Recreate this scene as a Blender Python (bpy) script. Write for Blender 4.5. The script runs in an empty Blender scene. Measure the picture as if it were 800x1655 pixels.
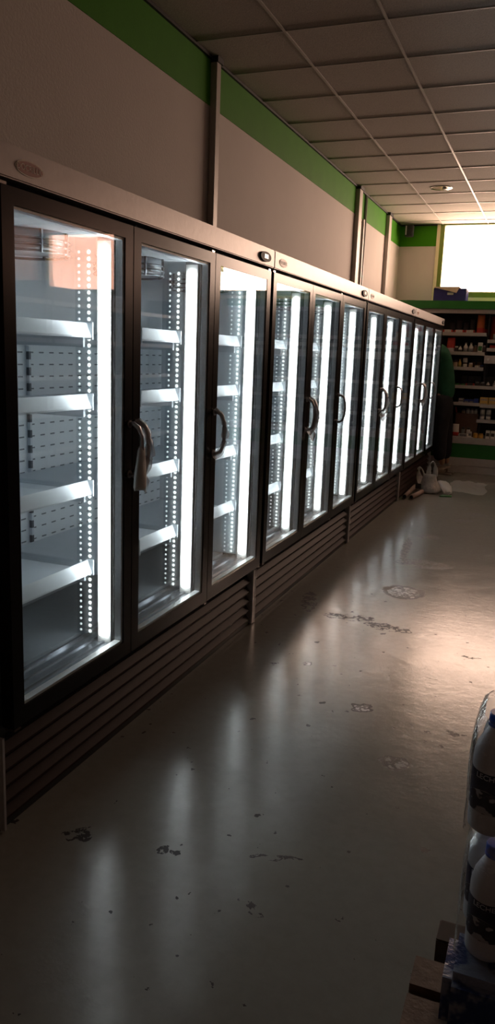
import bpy, bmesh, math, random
from mathutils import Vector, Matrix
random.seed(7)
S = bpy.context.scene
COL = S.collection
# ------------------------------------------------------------------ camera
f_px = 1260.34
cam_d = bpy.data.cameras.new('camera'); cam = bpy.data.objects.new('camera', cam_d); COL.objects.link(cam)
cam_d.sensor_fit = 'VERTICAL'; cam_d.sensor_height = 36.0; cam_d.lens = f_px/1655*36.0
cam_d.clip_start = .05; cam_d.clip_end = 200
yaw, pitch, roll = .3667, -.2003, .0373
fw = Vector((-math.sin(yaw)*math.cos(pitch), math.cos(yaw)*math.cos(pitch), math.sin(pitch)))
rt = Vector((math.cos(yaw), math.sin(yaw), 0)); up = rt.cross(fw)
R = rt*math.cos(roll) + up*math.sin(roll); U = -rt*math.sin(roll) + up*math.cos(roll)
cam.matrix_world = Matrix(((R.x, U.x, -fw.x, 1.4353), (R.y, U.y, -fw.y, 0), (R.z, U.z, -fw.z, 1.5029), (0, 0, 0, 1)))
S.camera = cam
# ------------------------------------------------------------------ light, exposure
SKY = 20; SKYCOL = (1.0, .67, .50)
LED = 17
w = bpy.data.worlds.new('world'); S.world = w; w.use_nodes = True
bg = w.node_tree.nodes['Background']; bg.inputs[0].default_value = (*SKYCOL, 1); bg.inputs[1].default_value = SKY
S.view_settings.view_transform = 'Standard'; S.view_settings.look = 'None'
S.view_settings.exposure = 0; S.view_settings.gamma = 1; S.view_settings.use_curve_mapping = False
S.cycles.use_denoising = True
S.cycles.max_bounces = 10; S.cycles.diffuse_bounces = 5; S.cycles.glossy_bounces = 5
S.cycles.transparent_max_bounces = 48; S.cycles.transmission_bounces = 8
S.cycles.sample_clamp_indirect = 6.0
S.cycles.caustics_reflective = False; S.cycles.caustics_refractive = False
def portal(x0, x1, z0, z1, y, n):
    d = bpy.data.lights.new(n, 'AREA'); d.shape = 'RECTANGLE'; d.size = x1-x0; d.size_y = z1-z0
    d.cycles.is_portal = True
    o = bpy.data.objects.new(n, d); COL.objects.link(o); o.location = ((x0+x1)/2, y, (z0+z1)/2)
    o.rotation_euler = (-math.pi/2, 0, 0)
portal(-.24, 3.7, 2.47, 3.37, 11.83, 'window_portal')
portal(5.5, 6.9, 2.47, 3.37, 11.83, 'window_portal')

# ------------------------------------------------------------------ materials
def mat(name, col=(.5,.5,.5), rough=.5, metal=0., spec=.5, emit=None, es=0., build=None, coat=0.):
    m = bpy.data.materials.new(name); m.use_nodes = True; nt = m.node_tree
    b = nt.nodes['Principled BSDF']
    b.inputs['Base Color'].default_value = (*col, 1); b.inputs['Roughness'].default_value = rough
    b.inputs['Metallic'].default_value = metal; b.inputs['Specular IOR Level'].default_value = spec
    b.inputs['Coat Weight'].default_value = coat
    if emit: b.inputs['Emission Color'].default_value = (*emit, 1); b.inputs['Emission Strength'].default_value = es
    if build: build(nt, b)
    return m
def coords(nt, scale=(1,1,1)):
    t = nt.nodes.new('ShaderNodeTexCoord'); mp = nt.nodes.new('ShaderNodeMapping'); mp.inputs['Scale'].default_value = scale
    nt.links.new(t.outputs['Object'], mp.inputs['Vector']); return mp.outputs[0]
def noise(nt, v, scale, detail=4, rough=.55):
    n = nt.nodes.new('ShaderNodeTexNoise'); n.inputs['Scale'].default_value = scale; n.inputs['Detail'].default_value = detail
    n.inputs['Roughness'].default_value = rough
    nt.links.new(v, n.inputs['Vector']); return n.outputs[0]
def math_n(nt, op, a, b=None, c=None, clamp=False):
    n = nt.nodes.new('ShaderNodeMath'); n.operation = op; n.use_clamp = clamp
    for i, x in enumerate((a, b, c)):
        if x is None: continue
        if isinstance(x, (int, float)): n.inputs[i].default_value = x
        else: nt.links.new(x, n.inputs[i])
    return n.outputs[0]
def ramp(nt, fac, stops):
    r = nt.nodes.new('ShaderNodeValToRGB'); e = r.color_ramp.elements
    while len(e) < len(stops): e.new(.5)
    for el, (p, c) in zip(e, stops): el.position = p; el.color = (*c, 1)
    nt.links.new(fac, r.inputs[0]); return r.outputs[0]
def mixc(nt, fac, a, b):
    n = nt.nodes.new('ShaderNodeMix'); n.data_type = 'RGBA'
    if isinstance(fac, (int, float)): n.inputs[0].default_value = fac
    else: nt.links.new(fac, n.inputs[0])
    for i, x in ((6, a), (7, b)):
        if isinstance(x, tuple): n.inputs[i].default_value = (*x, 1)
        else: nt.links.new(x, n.inputs[i])
    return n.outputs[2]
def bump(nt, b, h, dist=.002, strength=1.):
    n = nt.nodes.new('ShaderNodeBump'); n.inputs['Distance'].default_value = dist; n.inputs['Strength'].default_value = strength
    nt.links.new(h, n.inputs['Height']); nt.links.new(n.outputs[0], b.inputs['Normal'])
def speckle(amount=.12, scale=30, bdist=0., bscale=60):
    def f(nt, b):
        v = coords(nt); c = b.inputs['Base Color'].default_value[:3]
        n = noise(nt, v, scale)
        nt.links.new(ramp(nt, n, [(.3, tuple(x*(1-amount) for x in c)), (.7, tuple(min(1, x*(1+amount)) for x in c))]), b.inputs['Base Color'])
        if bdist: bump(nt, b, noise(nt, v, bscale), bdist)
    return f
def wall_b(nt, b):
    v = coords(nt); c = b.inputs['Base Color'].default_value[:3]
    n = noise(nt, v, 1.7, 5); nt.links.new(ramp(nt, n, [(.3, tuple(x*.93 for x in c)), (.7, c)]), b.inputs['Base Color'])
    bump(nt, b, noise(nt, v, 90, 3), .0012)
WALL = mat('painted wall', (.62,.56,.52), .75, build=wall_b)
GREEN = mat('green painted band', (.055,.24,.007), .7, spec=.15, build=speckle(.06, 6, .0006, 80))
GREEN_D = mat('green enamel panel', (.025,.20,.03), .35, build=speckle(.08, 8))
OLIVE = mat('olive window frame', (.16,.22,.03), .45, build=speckle(.08, 10))
CREAMF = mat('cream frame strip', (.75,.68,.42), .5, build=speckle(.05, 10))
CANOPY = mat('light grey enamelled steel', (.47,.43,.41), .38, .25, build=speckle(.03, 14, .0004, 40))
FRAME = mat('black anodised frame', (.007,.006,.006), .22, 0, .16, build=speckle(.2, 40))
FRAME_M = mat('dark bronze steel', (.16,.12,.11), .32, .85, build=speckle(.1, 40))
BLACK = mat('matt black', (.012,.012,.013), .6, build=speckle(.2, 50))
LOUVRE = mat('brown coated louvre', (.030,.014,.012), .5, 0, .12, build=speckle(.12, 30))
POSTM = mat('grey aluminium post', (.50,.49,.50), .4, .3, build=speckle(.06, 30))
ALU = mat('aluminium spacer', (.86,.88,.90), .4, .1, build=speckle(.08, 120))
CHROME = mat('chrome', (.75,.73,.72), .12, 1.)
HANDLE = mat('dark grey handle', (.30,.27,.26), .28, .8, build=speckle(.1, 40))
LINER = mat('white interior liner', (.86,.91,.96), .45, 0)
SHELFW = mat('white coated shelf', (.62,.67,.72), .34, .15, build=speckle(.03, 20))
SILL = mat('dark steel sill', (.20,.215,.24), .25, .7, build=speckle(.15, 60))
WHITEPL = mat('white plastic', (.75,.74,.72), .4, build=speckle(.05, 20))
def slots(nt, b):      # perforated back panel: rows of short slots
    t = nt.nodes.new('ShaderNodeTexCoord'); s = nt.nodes.new('ShaderNodeSeparateXYZ'); nt.links.new(t.outputs['Object'], s.inputs[0])
    def cell(val, pitch, frac, off=0.):
        a = math_n(nt, 'ADD', val, off); a = math_n(nt, 'DIVIDE', a, pitch); a = math_n(nt, 'FRACT', a)
        a = math_n(nt, 'SUBTRACT', a, .5); a = math_n(nt, 'ABSOLUTE', a)
        return math_n(nt, 'LESS_THAN', a, frac/2)
    sl = math_n(nt, 'MULTIPLY', math_n(nt, 'LESS_THAN', s.outputs[2], 1.50), cell(s.outputs[1], .072, .46)); sl = math_n(nt, 'MULTIPLY', sl, cell(s.outputs[2], .050, .12))  # upper part left plain to imitate glass reflections washing out the slots
    nt.links.new(mixc(nt, sl, (.86,.91,.96), (.18,.20,.23)), b.inputs['Base Color'])
SLOTM = mat('perforated white panel', (.7,.76,.83), .45, build=slots)
def upr(nt, b):
    t = nt.nodes.new('ShaderNodeTexCoord'); s = nt.nodes.new('ShaderNodeSeparateXYZ'); nt.links.new(t.outputs['Object'], s.inputs[0])
    a = math_n(nt, 'FRACT', math_n(nt, 'DIVIDE', s.outputs[2], .065)); a = math_n(nt, 'ABSOLUTE', math_n(nt, 'SUBTRACT', a, .5))
    a = math_n(nt, 'LESS_THAN', a, .25)
    nt.links.new(mixc(nt, a, (.70,.76,.83), (.06,.07,.09)), b.inputs['Base Color'])
UPR = mat('slotted white upright', (.7,.76,.83), .4, build=upr)
LEDM = mat('led diffuser', (1,1,1), .4, emit=(.93,.97,1.0), es=LED)
REFL_DOT = mat('led reflection dots', (1,1,1), .4, emit=(.92,.98,1.0), es=1.3); REFL_DOT2 = mat('dimmer led reflection dots', (1,1,1), .4, emit=(.85,.95,1.0), es=.75)  # glowing dots imitating reflections of the LEDs in the door glass
for m_ in (REFL_DOT, REFL_DOT2): m_.cycles.emission_sampling = 'NONE'
def glassmat(name, tint=(1,1,1), refl=1.0, rough=0.0, ior=1.45, wrinkle=0.):
    m = bpy.data.materials.new(name); m.use_nodes = True; nt = m.node_tree; nt.nodes.clear()
    out = nt.nodes.new('ShaderNodeOutputMaterial'); mx = nt.nodes.new('ShaderNodeMixShader')
    tr = nt.nodes.new('ShaderNodeBsdfTransparent'); gl = nt.nodes.new('ShaderNodeBsdfGlossy'); fr = nt.nodes.new('ShaderNodeFresnel')
    fr.inputs[0].default_value = ior; tr.inputs[0].default_value = (*tint, 1); gl.inputs['Roughness'].default_value = rough
    ge = nt.nodes.new('ShaderNodeNewGeometry')      # thin sheet: the same reflectance from either side
    nt.links.new(math_n(nt, 'MULTIPLY_ADD', ge.outputs['Backfacing'], 1/ior-ior, ior), fr.inputs[0])
    k = math_n(nt, 'MULTIPLY', fr.outputs[0], refl, clamp=True)
    nt.links.new(k, mx.inputs[0]); nt.links.new(tr.outputs[0], mx.inputs[1]); nt.links.new(gl.outputs[0], mx.inputs[2]); nt.links.new(mx.outputs[0], out.inputs[0])
    if wrinkle:
        bn = nt.nodes.new('ShaderNodeBump'); bn.inputs['Distance'].default_value = wrinkle
        nt.links.new(noise(nt, coords(nt), 28, 3), bn.inputs['Height']); nt.links.new(bn.outputs[0], gl.inputs['Normal'])
    return m
GLASS = glassmat('door glass', (.97,.985,.98), 1.0)
WGLASS = glassmat('window glass', (.98,.98,.98), 1.0)
WGLASS_P = glassmat('pinkish window film', (.55,.47,.45), 1.0)
FILM = glassmat('clear plastic film', (.90,.91,.93), 3.0, .12, wrinkle=.01)
ACRYL = glassmat('clear acrylic', (.93,.96,.97), .5, .1)
def ceil_b(nt, b):
    v = coords(nt); n = noise(nt, v, 120, 4, .7)
    nt.links.new(ramp(nt, n, [(.35, (.42,.375,.345)), (.65, (.60,.54,.49))]), b.inputs['Base Color']); bump(nt, b, n, .002)
CEIL = mat('mineral fibre ceiling tile', (.6,.56,.52), .9, build=ceil_b)
GRID = mat('white ceiling grid', (.56,.53,.50), .4, .1, build=speckle(.04, 20))
# floor ----------------------------------------------------------------
PEEL = [(1.016,2.751,.058,.05,0,1),(.793,3.158,.052,.045,.3,1),(.641,4.989,.14,.16,.4,2),(.46,4.33,.15,.06,.2,0),(.68,4.25,.15,.06,-.1,0),
        (.44,6.2,.035,.45,.1,0),(.65,5.78,.22,.13,0,0),(.55,6.72,.10,.10,0,0),(.14,4.50,.05,.22,.25,0),(.184,1.873,.05,.035,.3,0),
        (.462,1.913,.026,.02,.3,0),(.511,1.92,.02,.016,.3,0),(.82,8.0,.11,.10,.3,0),(.74,7.62,.10,.07,.3,0),(.282,3.468,.035,.02,.3,0),
        (.429,3.533,.026,.03,0,1),(1.198,3.094,.045,.02,.2,0),(.354,4.312,.06,.05,.2,0),(.79,2.03,.09,.014,.3,0),(.80,1.795,.05,.014,-.4,0),
        (1.05,8.9,.3,.03,.2,0),(1.039,1.844,.013,.010,0,0),(1.09,3.06,.02,.02,0,0),(1.18,4.0,.05,.02,0,0)]
def floor_b(nt, b):
    L = nt.links.new
    v = coords(nt); big = noise(nt, v, .9, 5); fine = noise(nt, v, 22, 6, .65); mid = noise(nt, v, 5, 5)
    base = mixc(nt, ramp(nt, big, [(.2,(0,0,0)),(.8,(1,1,1))]), (.200,.202,.182), (.236,.233,.208))
    base = mixc(nt, math_n(nt, 'MULTIPLY', ramp(nt, fine, [(.4,(0,0,0)),(.75,(1,1,1))]), .35), base, (.15,.14,.125))
    # warped coordinates for the ragged outlines
    nz = nt.nodes.new('ShaderNodeTexNoise'); nz.inputs['Scale'].default_value = 19; nz.inputs['Detail'].default_value = 6; L(v, nz.inputs['Vector'])
    vm = nt.nodes.new('ShaderNodeVectorMath'); vm.operation = 'MULTIPLY_ADD'; L(nz.outputs[1], vm.inputs[0]); vm.inputs[1].default_value = (.08,.08,0); L(v, vm.inputs[2])
    vo = nt.nodes.new('ShaderNodeVectorMath'); vo.operation = 'SUBTRACT'; L(vm.outputs[0], vo.inputs[0]); vo.inputs[1].default_value = (.04,.04,0)
    inside = None; pale = None
    for (cx, cy, rx, ry, ang, kind) in PEEL:
        mp = nt.nodes.new('ShaderNodeMapping'); mp.vector_type = 'TEXTURE'
        mp.inputs['Location'].default_value = (cx, cy, 0); mp.inputs['Rotation'].default_value = (0,0,ang); mp.inputs['Scale'].default_value = (rx, ry, 1)
        L(vo.outputs[0], mp.inputs[0]); ln = nt.nodes.new('ShaderNodeVectorMath'); ln.operation = 'LENGTH'; L(mp.outputs[0], ln.inputs[0])
        g = math_n(nt, 'SUBTRACT', 1.0, ln.outputs['Value'], clamp=True)
        if kind: pale = g if pale is None else math_n(nt, 'MAXIMUM', pale, g)
        else: inside = g if inside is None else math_n(nt, 'MAXIMUM', inside, g)
    # kind 0: dark ragged scuffs; kind 1/2: dark outline around paler bare patch
    vein = noise(nt, v, 15, 5, .65); vein = math_n(nt, 'ABSOLUTE', math_n(nt, 'SUBTRACT', vein, .5)); vein = math_n(nt, 'LESS_THAN', vein, .05)
    scuff = math_n(nt, 'MULTIPLY', math_n(nt, 'GREATER_THAN', inside, .05), vein)
    rim = math_n(nt, 'MULTIPLY', math_n(nt, 'GREATER_THAN', pale, .03), math_n(nt, 'LESS_THAN', pale, .26))
    core = math_n(nt, 'GREATER_THAN', pale, .26)
    # small chips everywhere
    vc = nt.nodes.new('ShaderNodeTexNoise'); vc.inputs['Scale'].default_value = 17; vc.inputs['Detail'].default_value = 5; L(v, vc.inputs['Vector'])
    spots = math_n(nt, 'GREATER_THAN', vc.outputs[0], .69)
    dark = math_n(nt, 'MAXIMUM', math_n(nt, 'MAXIMUM', scuff, rim), spots)
    col = mixc(nt, dark, base, (.018,.017,.016))
    corec = mixc(nt, math_n(nt, 'MULTIPLY', vein, .8), (.40,.395,.38), (.05,.047,.045))
    col = mixc(nt, core, col, corec)
    L(col, b.inputs['Base Color'])
    r = math_n(nt, 'MULTIPLY_ADD', mid, .10, .13); r = math_n(nt, 'ADD', r, math_n(nt, 'MULTIPLY', dark, .3)); L(r, b.inputs['Roughness'])
    h = math_n(nt, 'MULTIPLY_ADD', mid, .25, math_n(nt, 'MULTIPLY', fine, .22))
    h = math_n(nt, 'SUBTRACT', h, math_n(nt, 'MULTIPLY', dark, .3)); bump(nt, b, h, .0038)
FLOOR = mat('worn painted concrete', (.4,.37,.33), .3, spec=.22, build=floor_b)

# ------------------------------------------------------------------ mesh helpers
class MB:
    def __init__(s): s.bm = bmesh.new(); s.mats = []
    def mi(s, m):
        if m is None: return 0
        if m not in s.mats: s.mats.append(m)
        return s.mats.index(m)
    def box(s, x0, x1, y0, y1, z0, z1, m=None, bev=0., M=None):
        r = bmesh.ops.create_cube(s.bm, size=1)['verts']
        for v in r:
            v.co = Vector(((x0+x1)/2 + v.co.x*(x1-x0), (y0+y1)/2 + v.co.y*(y1-y0), (z0+z1)/2 + v.co.z*(z1-z0)))
            if M is not None: v.co = M @ v.co
        fs = set(f for v in r for f in v.link_faces); i = s.mi(m)
        for f in fs: f.material_index = i
        if bev: bmesh.ops.bevel(s.bm, geom=list(set(e for f in fs for e in f.edges)), offset=bev, segments=2, affect='EDGES')
        return s
    def ring(s, x0, x1, oy0, oy1, oz0, oz1, iy0, iy1, iz0, iz1, m=None):   # mitred rectangular frame in the YZ plane
        i = s.mi(m); O = [(oy0,oz0),(oy1,oz0),(oy1,oz1),(oy0,oz1)]; I = [(iy0,iz0),(iy1,iz0),(iy1,iz1),(iy0,iz1)]
        V = [[s.bm.verts.new((x, *p)) for p in P] for x in (x0, x1) for P in (O, I)]
        o0, i0, o1, i1 = V
        for k in range(4):
            n = (k+1) % 4
            for q in ((o0[k],i0[k],i0[n],o0[n]), (o1[k],o1[n],i1[n],i1[k]), (o0[k],o0[n],o1[n],o1[k]), (i0[k],i1[k],i1[n],i0[n])):
                s.bm.faces.new(q).material_index = i
        return s
    def lathe(s, prof, c=(0,0,0), seg=16, m=None, M=None, smooth=True):    # prof: (r, z) list
        i = s.mi(m); rows = []
        for r, z in prof:
            row = []
            for k in range(seg):
                a = 2*math.pi*k/seg; p = Vector((c[0]+r*math.cos(a), c[1]+r*math.sin(a), c[2]+z))
                row.append(s.bm.verts.new(M @ p if M is not None else p))
            rows.append(row)
        for a, b in zip(rows, rows[1:]):
            for k in range(seg):
                f = s.bm.faces.new((a[k], a[(k+1)%seg], b[(k+1)%seg], b[k])); f.material_index = i; f.smooth = smooth
        for row, rev in ((rows[0], True), (rows[-1], False)):
            f = s.bm.faces.new(row[::-1] if rev else row); f.material_index = i
        return s
    def tube(s, pts, r, seg=8, m=None, flat=1.0):
        i = s.mi(m); pts = [Vector(p) for p in pts]; rows = []; n = len(pts)
        for k, p in enumerate(pts):
            d = (pts[min(k+1,n-1)] - pts[max(k-1,0)]).normalized()
            a = d.cross(Vector((0,0,1)));
            if a.length < .2: a = d.cross(Vector((0,1,0)))
            a.normalize(); b = d.cross(a); rr = r[k] if isinstance(r, (list,tuple)) else r
            rows.append([s.bm.verts.new(p + a*rr*math.cos(t) + b*rr*flat*math.sin(t)) for t in [2*math.pi*j/seg for j in range(seg)]])
        for a, b in zip(rows, rows[1:]):
            for k in range(seg):
                f = s.bm.faces.new((a[k], a[(k+1)%seg], b[(k+1)%seg], b[k])); f.material_index = i; f.smooth = True
        s.bm.faces.new(rows[0][::-1]).material_index = i; s.bm.faces.new(rows[-1]).material_index = i
        return s
    def poly(s, pts, m=None):
        f = s.bm.faces.new([s.bm.verts.new(p) for p in pts]); f.material_index = s.mi(m); return s
    def prism(s, pts, h, m=None):      # pts 3D loop, h extrusion vector
        i = s.mi(m); a = [s.bm.verts.new(p) for p in pts]; b = [s.bm.verts.new(Vector(p)+Vector(h)) for p in pts]; n = len(a)
        s.bm.faces.new(a[::-1]).material_index = i; s.bm.faces.new(b).material_index = i
        for k in range(n): s.bm.faces.new((a[k], a[(k+1)%n], b[(k+1)%n], b[k])).material_index = i
        return s
    def jitter(s, amp, seed=0):
        rr = random.Random(seed)
        for v in s.bm.verts: v.co += Vector((rr.uniform(-amp,amp), rr.uniform(-amp,amp), rr.uniform(-amp,amp)))
        return s
    def build(s, name, m=None, parent=None, loc=None):
        me = bpy.data.meshes.new(name)
        bmesh.ops.recalc_face_normals(s.bm, faces=s.bm.faces[:])
        s.bm.to_mesh(me); s.bm.free()
        for x in (s.mats or [m]): me.materials.append(x)
        o = bpy.data.objects.new(name, me); COL.objects.link(o)
        if parent is not None: o.parent = parent
        if loc is not None: o.location = loc
        return o
def tag(o, label, cat, group=None, kind=None):
    o['label'] = label; o['category'] = cat
    if group: o['group'] = group
    if kind: o['kind'] = kind
    return o
def struct(o): o['kind'] = 'structure'; return o
def thing(name, label, cat, loc, group=None, rz=0):
    o = bpy.data.objects.new(name, None); COL.objects.link(o); o.location = loc; o.rotation_euler = (0,0,rz)
    return tag(o, label, cat, group)
def kids(o): return [c for c in list(bpy.data.objects) if c.parent == o]
def copy_tree(o, parent=None):
    c = o.copy(); COL.objects.link(c)
    if parent is not None: c.parent = parent
    for ch in kids(o): copy_tree(ch, c)
    return c
def text_mesh(txt, size, extr=.0004):
    cu = bpy.data.curves.new('lettering', 'FONT'); cu.body = txt; cu.size = size; cu.extrude = extr; cu.align_x = 'CENTER'; cu.align_y = 'CENTER'
    o = bpy.data.objects.new('lettering', cu); COL.objects.link(o)
    dg = bpy.context.evaluated_depsgraph_get(); me = bpy.data.meshes.new_from_object(o.evaluated_get(dg))
    bpy.data.objects.remove(o); return me

# ------------------------------------------------------------------ room shell
XL, XR, YB, YF, ZC = -.873, 7.0, 11.68, -3.2, 3.377
struct(MB().box(XL-.1, XR+.1, YF-.1, YB+.15, -.12, 0).build('floor', FLOOR))
struct(MB().box(XL-.1, XR+.1, YF-.1, YB+.15, ZC, ZC+.1).build('ceiling', CEIL))
struct(MB().box(XL-.12, XL, YF-.1, YB+.15, 0, ZC).build('wall_left', WALL))
struct(MB().box(XR, XR+.12, YF-.1, YB+.15, 0, ZC).build('wall_right', WALL))
struct(MB().box(XL, XR, YF-.12, YF, 0, ZC).build('wall_front', WALL))
wb = MB().box(XL, -.306, YB, YB+.15, 0, ZC).box(-.306, XR, YB, YB+.15, 0, 2.39).box(3.7, 5.5, YB, YB+.15, 2.39, ZC).box(6.9, XR, YB, YB+.15, 2.39, ZC)
struct(wb.build('wall_back', WALL))
ZG = 3.083
struct(MB().box(XL, XL+.004, YF, YB-.004, ZG, ZC-.02).build('trim_1', GREEN))
struct(MB().box(XL+.004, -.352, YB-.004, YB, ZG, ZC-.02).build('trim_2', GREEN))
struct(MB().box(XL, XL+.022, YF, YB, ZC-.02, ZC-.003).box(XL, -.352, YB-.022, YB, ZC-.02, ZC-.003).build('trim_3', BLACK))
struct(MB().box(-.352, -.306, YB-.02, YB, 2.33, ZC-.003).build('trim_4', CREAMF))
# ceiling grid (T bars)
g = MB()
x = -.2863 - .6
while x < XR:
    if x > XL+.02: g.box(x-.008, x+.008, YF, YB, ZC-.008, ZC-.0005)
    x += .6086
y = 4.777 - .6*13
while y < YB-.05:
    if y > YF: g.box(XL+.022, XR, y-.005, y+.005, ZC-.007, ZC-.0005)
    y += .6
struct(g.build('trim_5', GRID))
# window in the back wall
def window(n, x0, x1, gm):
    r = struct(MB().box(x0-.06, x0, YB-.015, YB+.1, 2.39, ZC-.003).box(x1, x1+.06, YB-.015, YB+.1, 2.39, ZC-.003)
        .box(x0, x1, YB-.015, YB+.1, 2.39, 2.465).box(x0, x1, YB-.01, YB+.1, ZC-.02, ZC-.003).build(n, OLIVE))
    MB().box(x0, x1, YB+.04, YB+.046, 2.465, ZC-.02).build('window_pane', gm, r)
window('window_1', -.246, 3.64, WGLASS)
window('window_2', 5.56, 6.84, WGLASS_P)
struct(MB().box(-.306, 3.7, YB-.012, YB, 2.32, 2.39).build('trim_6', CREAMF))
# conduits standing on the left wall
def duct(y0, y1, xp, label, cap=True):
    o = MB().box(XL, xp, y0, y1, 1.0, ZC-.022, bev=.004).build('wall_duct', POSTW)
    if cap: MB().box(XL, xp+.012, y0-.01, y1+.012, ZC-.034, ZC-.0005).build('top_cap', BLACK, o)
    return tag(o, label, 'wall duct', 'vertical ducts on the left wall')
POSTW = mat('cream grey duct', (.46,.42,.38), .45, .1, build=speckle(.05, 12))
duct(5.039, 5.108, -.826, 'vertical grey wall duct above the first fridge, nearest the camera')
duct(9.003, 9.145, -.823, 'wide vertical wall duct above the third fridge, beside a thin pipe')
duct(10.669, 10.827, -.824, 'vertical wall duct farthest along the left wall, nearest the back corner')
o = MB().tube([(XL+.018, 9.45, 1.0), (XL+.018, 9.45, 2.2), (XL+.018, 9.45, ZC-.025)], .016, 10).build('wall_pipe', POSTM)
MB().box(XL+.001, XL+.022, 9.38, 9.44, 1.0, ZG).build('cable_trunking', POSTW, o)
tag(o, 'thin vertical pipe on the left wall just beyond the wide duct', 'pipe')

# ------------------------------------------------------------------ display fridges
Y0, W = 1.790, 2.1848
GAP = .038; DW = (W-GAP)/3
bays = [GAP/2 + i*DW for i in range(4)]
fr = thing('display_fridge', '', 'display fridge', (0, Y0, 0), 'three door display fridges in a row')
MB().box(-.85, -.81, .002, W-.002, .0, 1.99).box(-.81, -.047, .002, .03, .0, 1.99).box(-.81, -.047, W-.03, W-.002, .0, 1.99)\
  .box(-.81, -.047, .03, W-.03, 1.905, 1.99).box(-.81, -.047, .03, W-.03, .318, .372).box(-.81, -.12, .03, W-.03, .02, .06)\
  .build('cabinet', BLACK, fr)
MB().box(-.05, .008, .003, W-.003, 1.942, 2.03, bev=.004).build('canopy', CANOPY, fr)
# brand badge: oval with lettering
def oval(cy, cz, ry, rz, x0, x1, n=28): return [(x0, cy+ry*math.cos(2*math.pi*k/n), cz+rz*math.sin(2*math.pi*k/n)) for k in range(n)]
BADGE = mat('badge rim cream', (.88,.74,.62), .4, build=speckle(.05, 60)); BADGE_R = mat('badge field brick red', (.42,.13,.09), .4, build=speckle(.05, 60))
bd = MB().prism(oval(.137, 1.982, .064, .0215, .0075, 0), (.002,0,0)).build('brand_badge', BADGE, fr)
MB().prism(oval(.137, 1.982, .058, .0175, .0095, 0), (.0006,0,0)).build('badge_field', BADGE_R, bd)
tm = text_mesh('DOCRILUC', .0235); tm.materials.clear(); tm.materials.append(BADGE)
to = bpy.data.objects.new('badge_lettering', tm); COL.objects.link(to); to.parent = bd
to.matrix_local = Matrix(((0,0,1,.0104),(1,0,0,.137),(0,1,0,1.982),(0,0,0,1)))
# controller
ct = MB().prism(oval(2.032, 1.981, .075, .024, .0075, 0), (.010,0,0)).build('controller', BLACK, fr)
MB().box(.0175, .0190, 2.005, 2.06, 1.972, 1.993).build('display_screen', mat('pale display', (.62,.58,.56), .2, build=speckle(.1, 50)), ct)
# interior
li = MB().box(-.64, -.62, .03, W-.03, .40, 1.905).build('back_panel', SLOTM, fr)
for b in bays[1:3]: MB().box(-.62, -.605, b+.205, b+.217, .41, 1.50).build('shelf_upright', UPR, li)
MB().box(-.62, -.605, .222, .234, .41, 1.50).build('shelf_upright', UPR, li)
MB().box(-.62, -.05, .03, .042, .40, 1.905).box(-.62, -.05, W-.042, W-.03, .40, 1.905).box(-.62, -.05, .042, W-.042, 1.885, 1.905).build('interior_liner', LINER, fr)
LOWP = mat('dark grey lower panel', (.20,.22,.245), .45, .2, build=speckle(.05, 30))
MB().box(-.62, -.215, .042, W-.042, .372, .40).box(-.604, -.598, .042, W-.042, .40, .645).build('lower_panel', LOWP, fr)  # darker grey back and deck below the lowest shelf
MB().box(-.215, -.047, .03, W-.03, .372, .386).box(-.20, -.19, .03, W-.03, .386, .396).box(-.15, -.14, .03, W-.03, .386, .392).box(-.10,-.09,.03,W-.03,.386,.392)\
  .build('sill', SILL, fr)
for i in range(3):
    c = (-.34, bays[i]+.56)
    fg = MB()
    for z in (1.815, 1.835, 1.855):
        fg.tube([(c[0]+.15*math.cos(t), c[1]+.15*math.sin(t), z) for t in [2*math.pi*k/32 for k in range(33)]], .0045, 6)
    for k in range(8):
        t = 2*math.pi*k/8+.2; fg.box(c[0]+.15*math.cos(t)-.004, c[0]+.15*math.cos(t)+.004, c[1]+.15*math.sin(t)-.004, c[1]+.15*math.sin(t)+.004, 1.81, 1.885)
    q = fg.build('fan_guard', SILL, fr)
    MB().lathe([(.02,1.82),(.145,1.825),(.145,1.884)], (c[0], c[1], 0), 24).build('fan_housing', SHELFW, q)
# shelves: board + price rail
RAILZ = (1.590, 1.337, 1.017, .710)
for i in range(3):
    a, b = bays[i]+.035, bays[i+1]-.05
    for z in RAILZ:
        sh = MB().box(-.60, -.165, a, b, z-.050, z-.038, bev=.002).box(-.60, -.17, a, a+.012, z-.085, z-.05).box(-.60, -.17, b-.012, b, z-.085, z-.05).build('shelf', SHELFW, fr)
        ra = a if i != 1 else a+.27
        MB().prism([(-.164, ra, z), (-.158, ra, z), (-.140, ra, z-.046), (-.140, ra, z-.052), (-.166, ra, z-.052)], (0, b-ra, 0))\
          .box(-.166, -.134, ra, ra+.006, z-.064, z+.004).box(-.166, -.134, b-.006, b, z-.058, z+.002).build('price_rail', SHELFW, sh)
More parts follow.
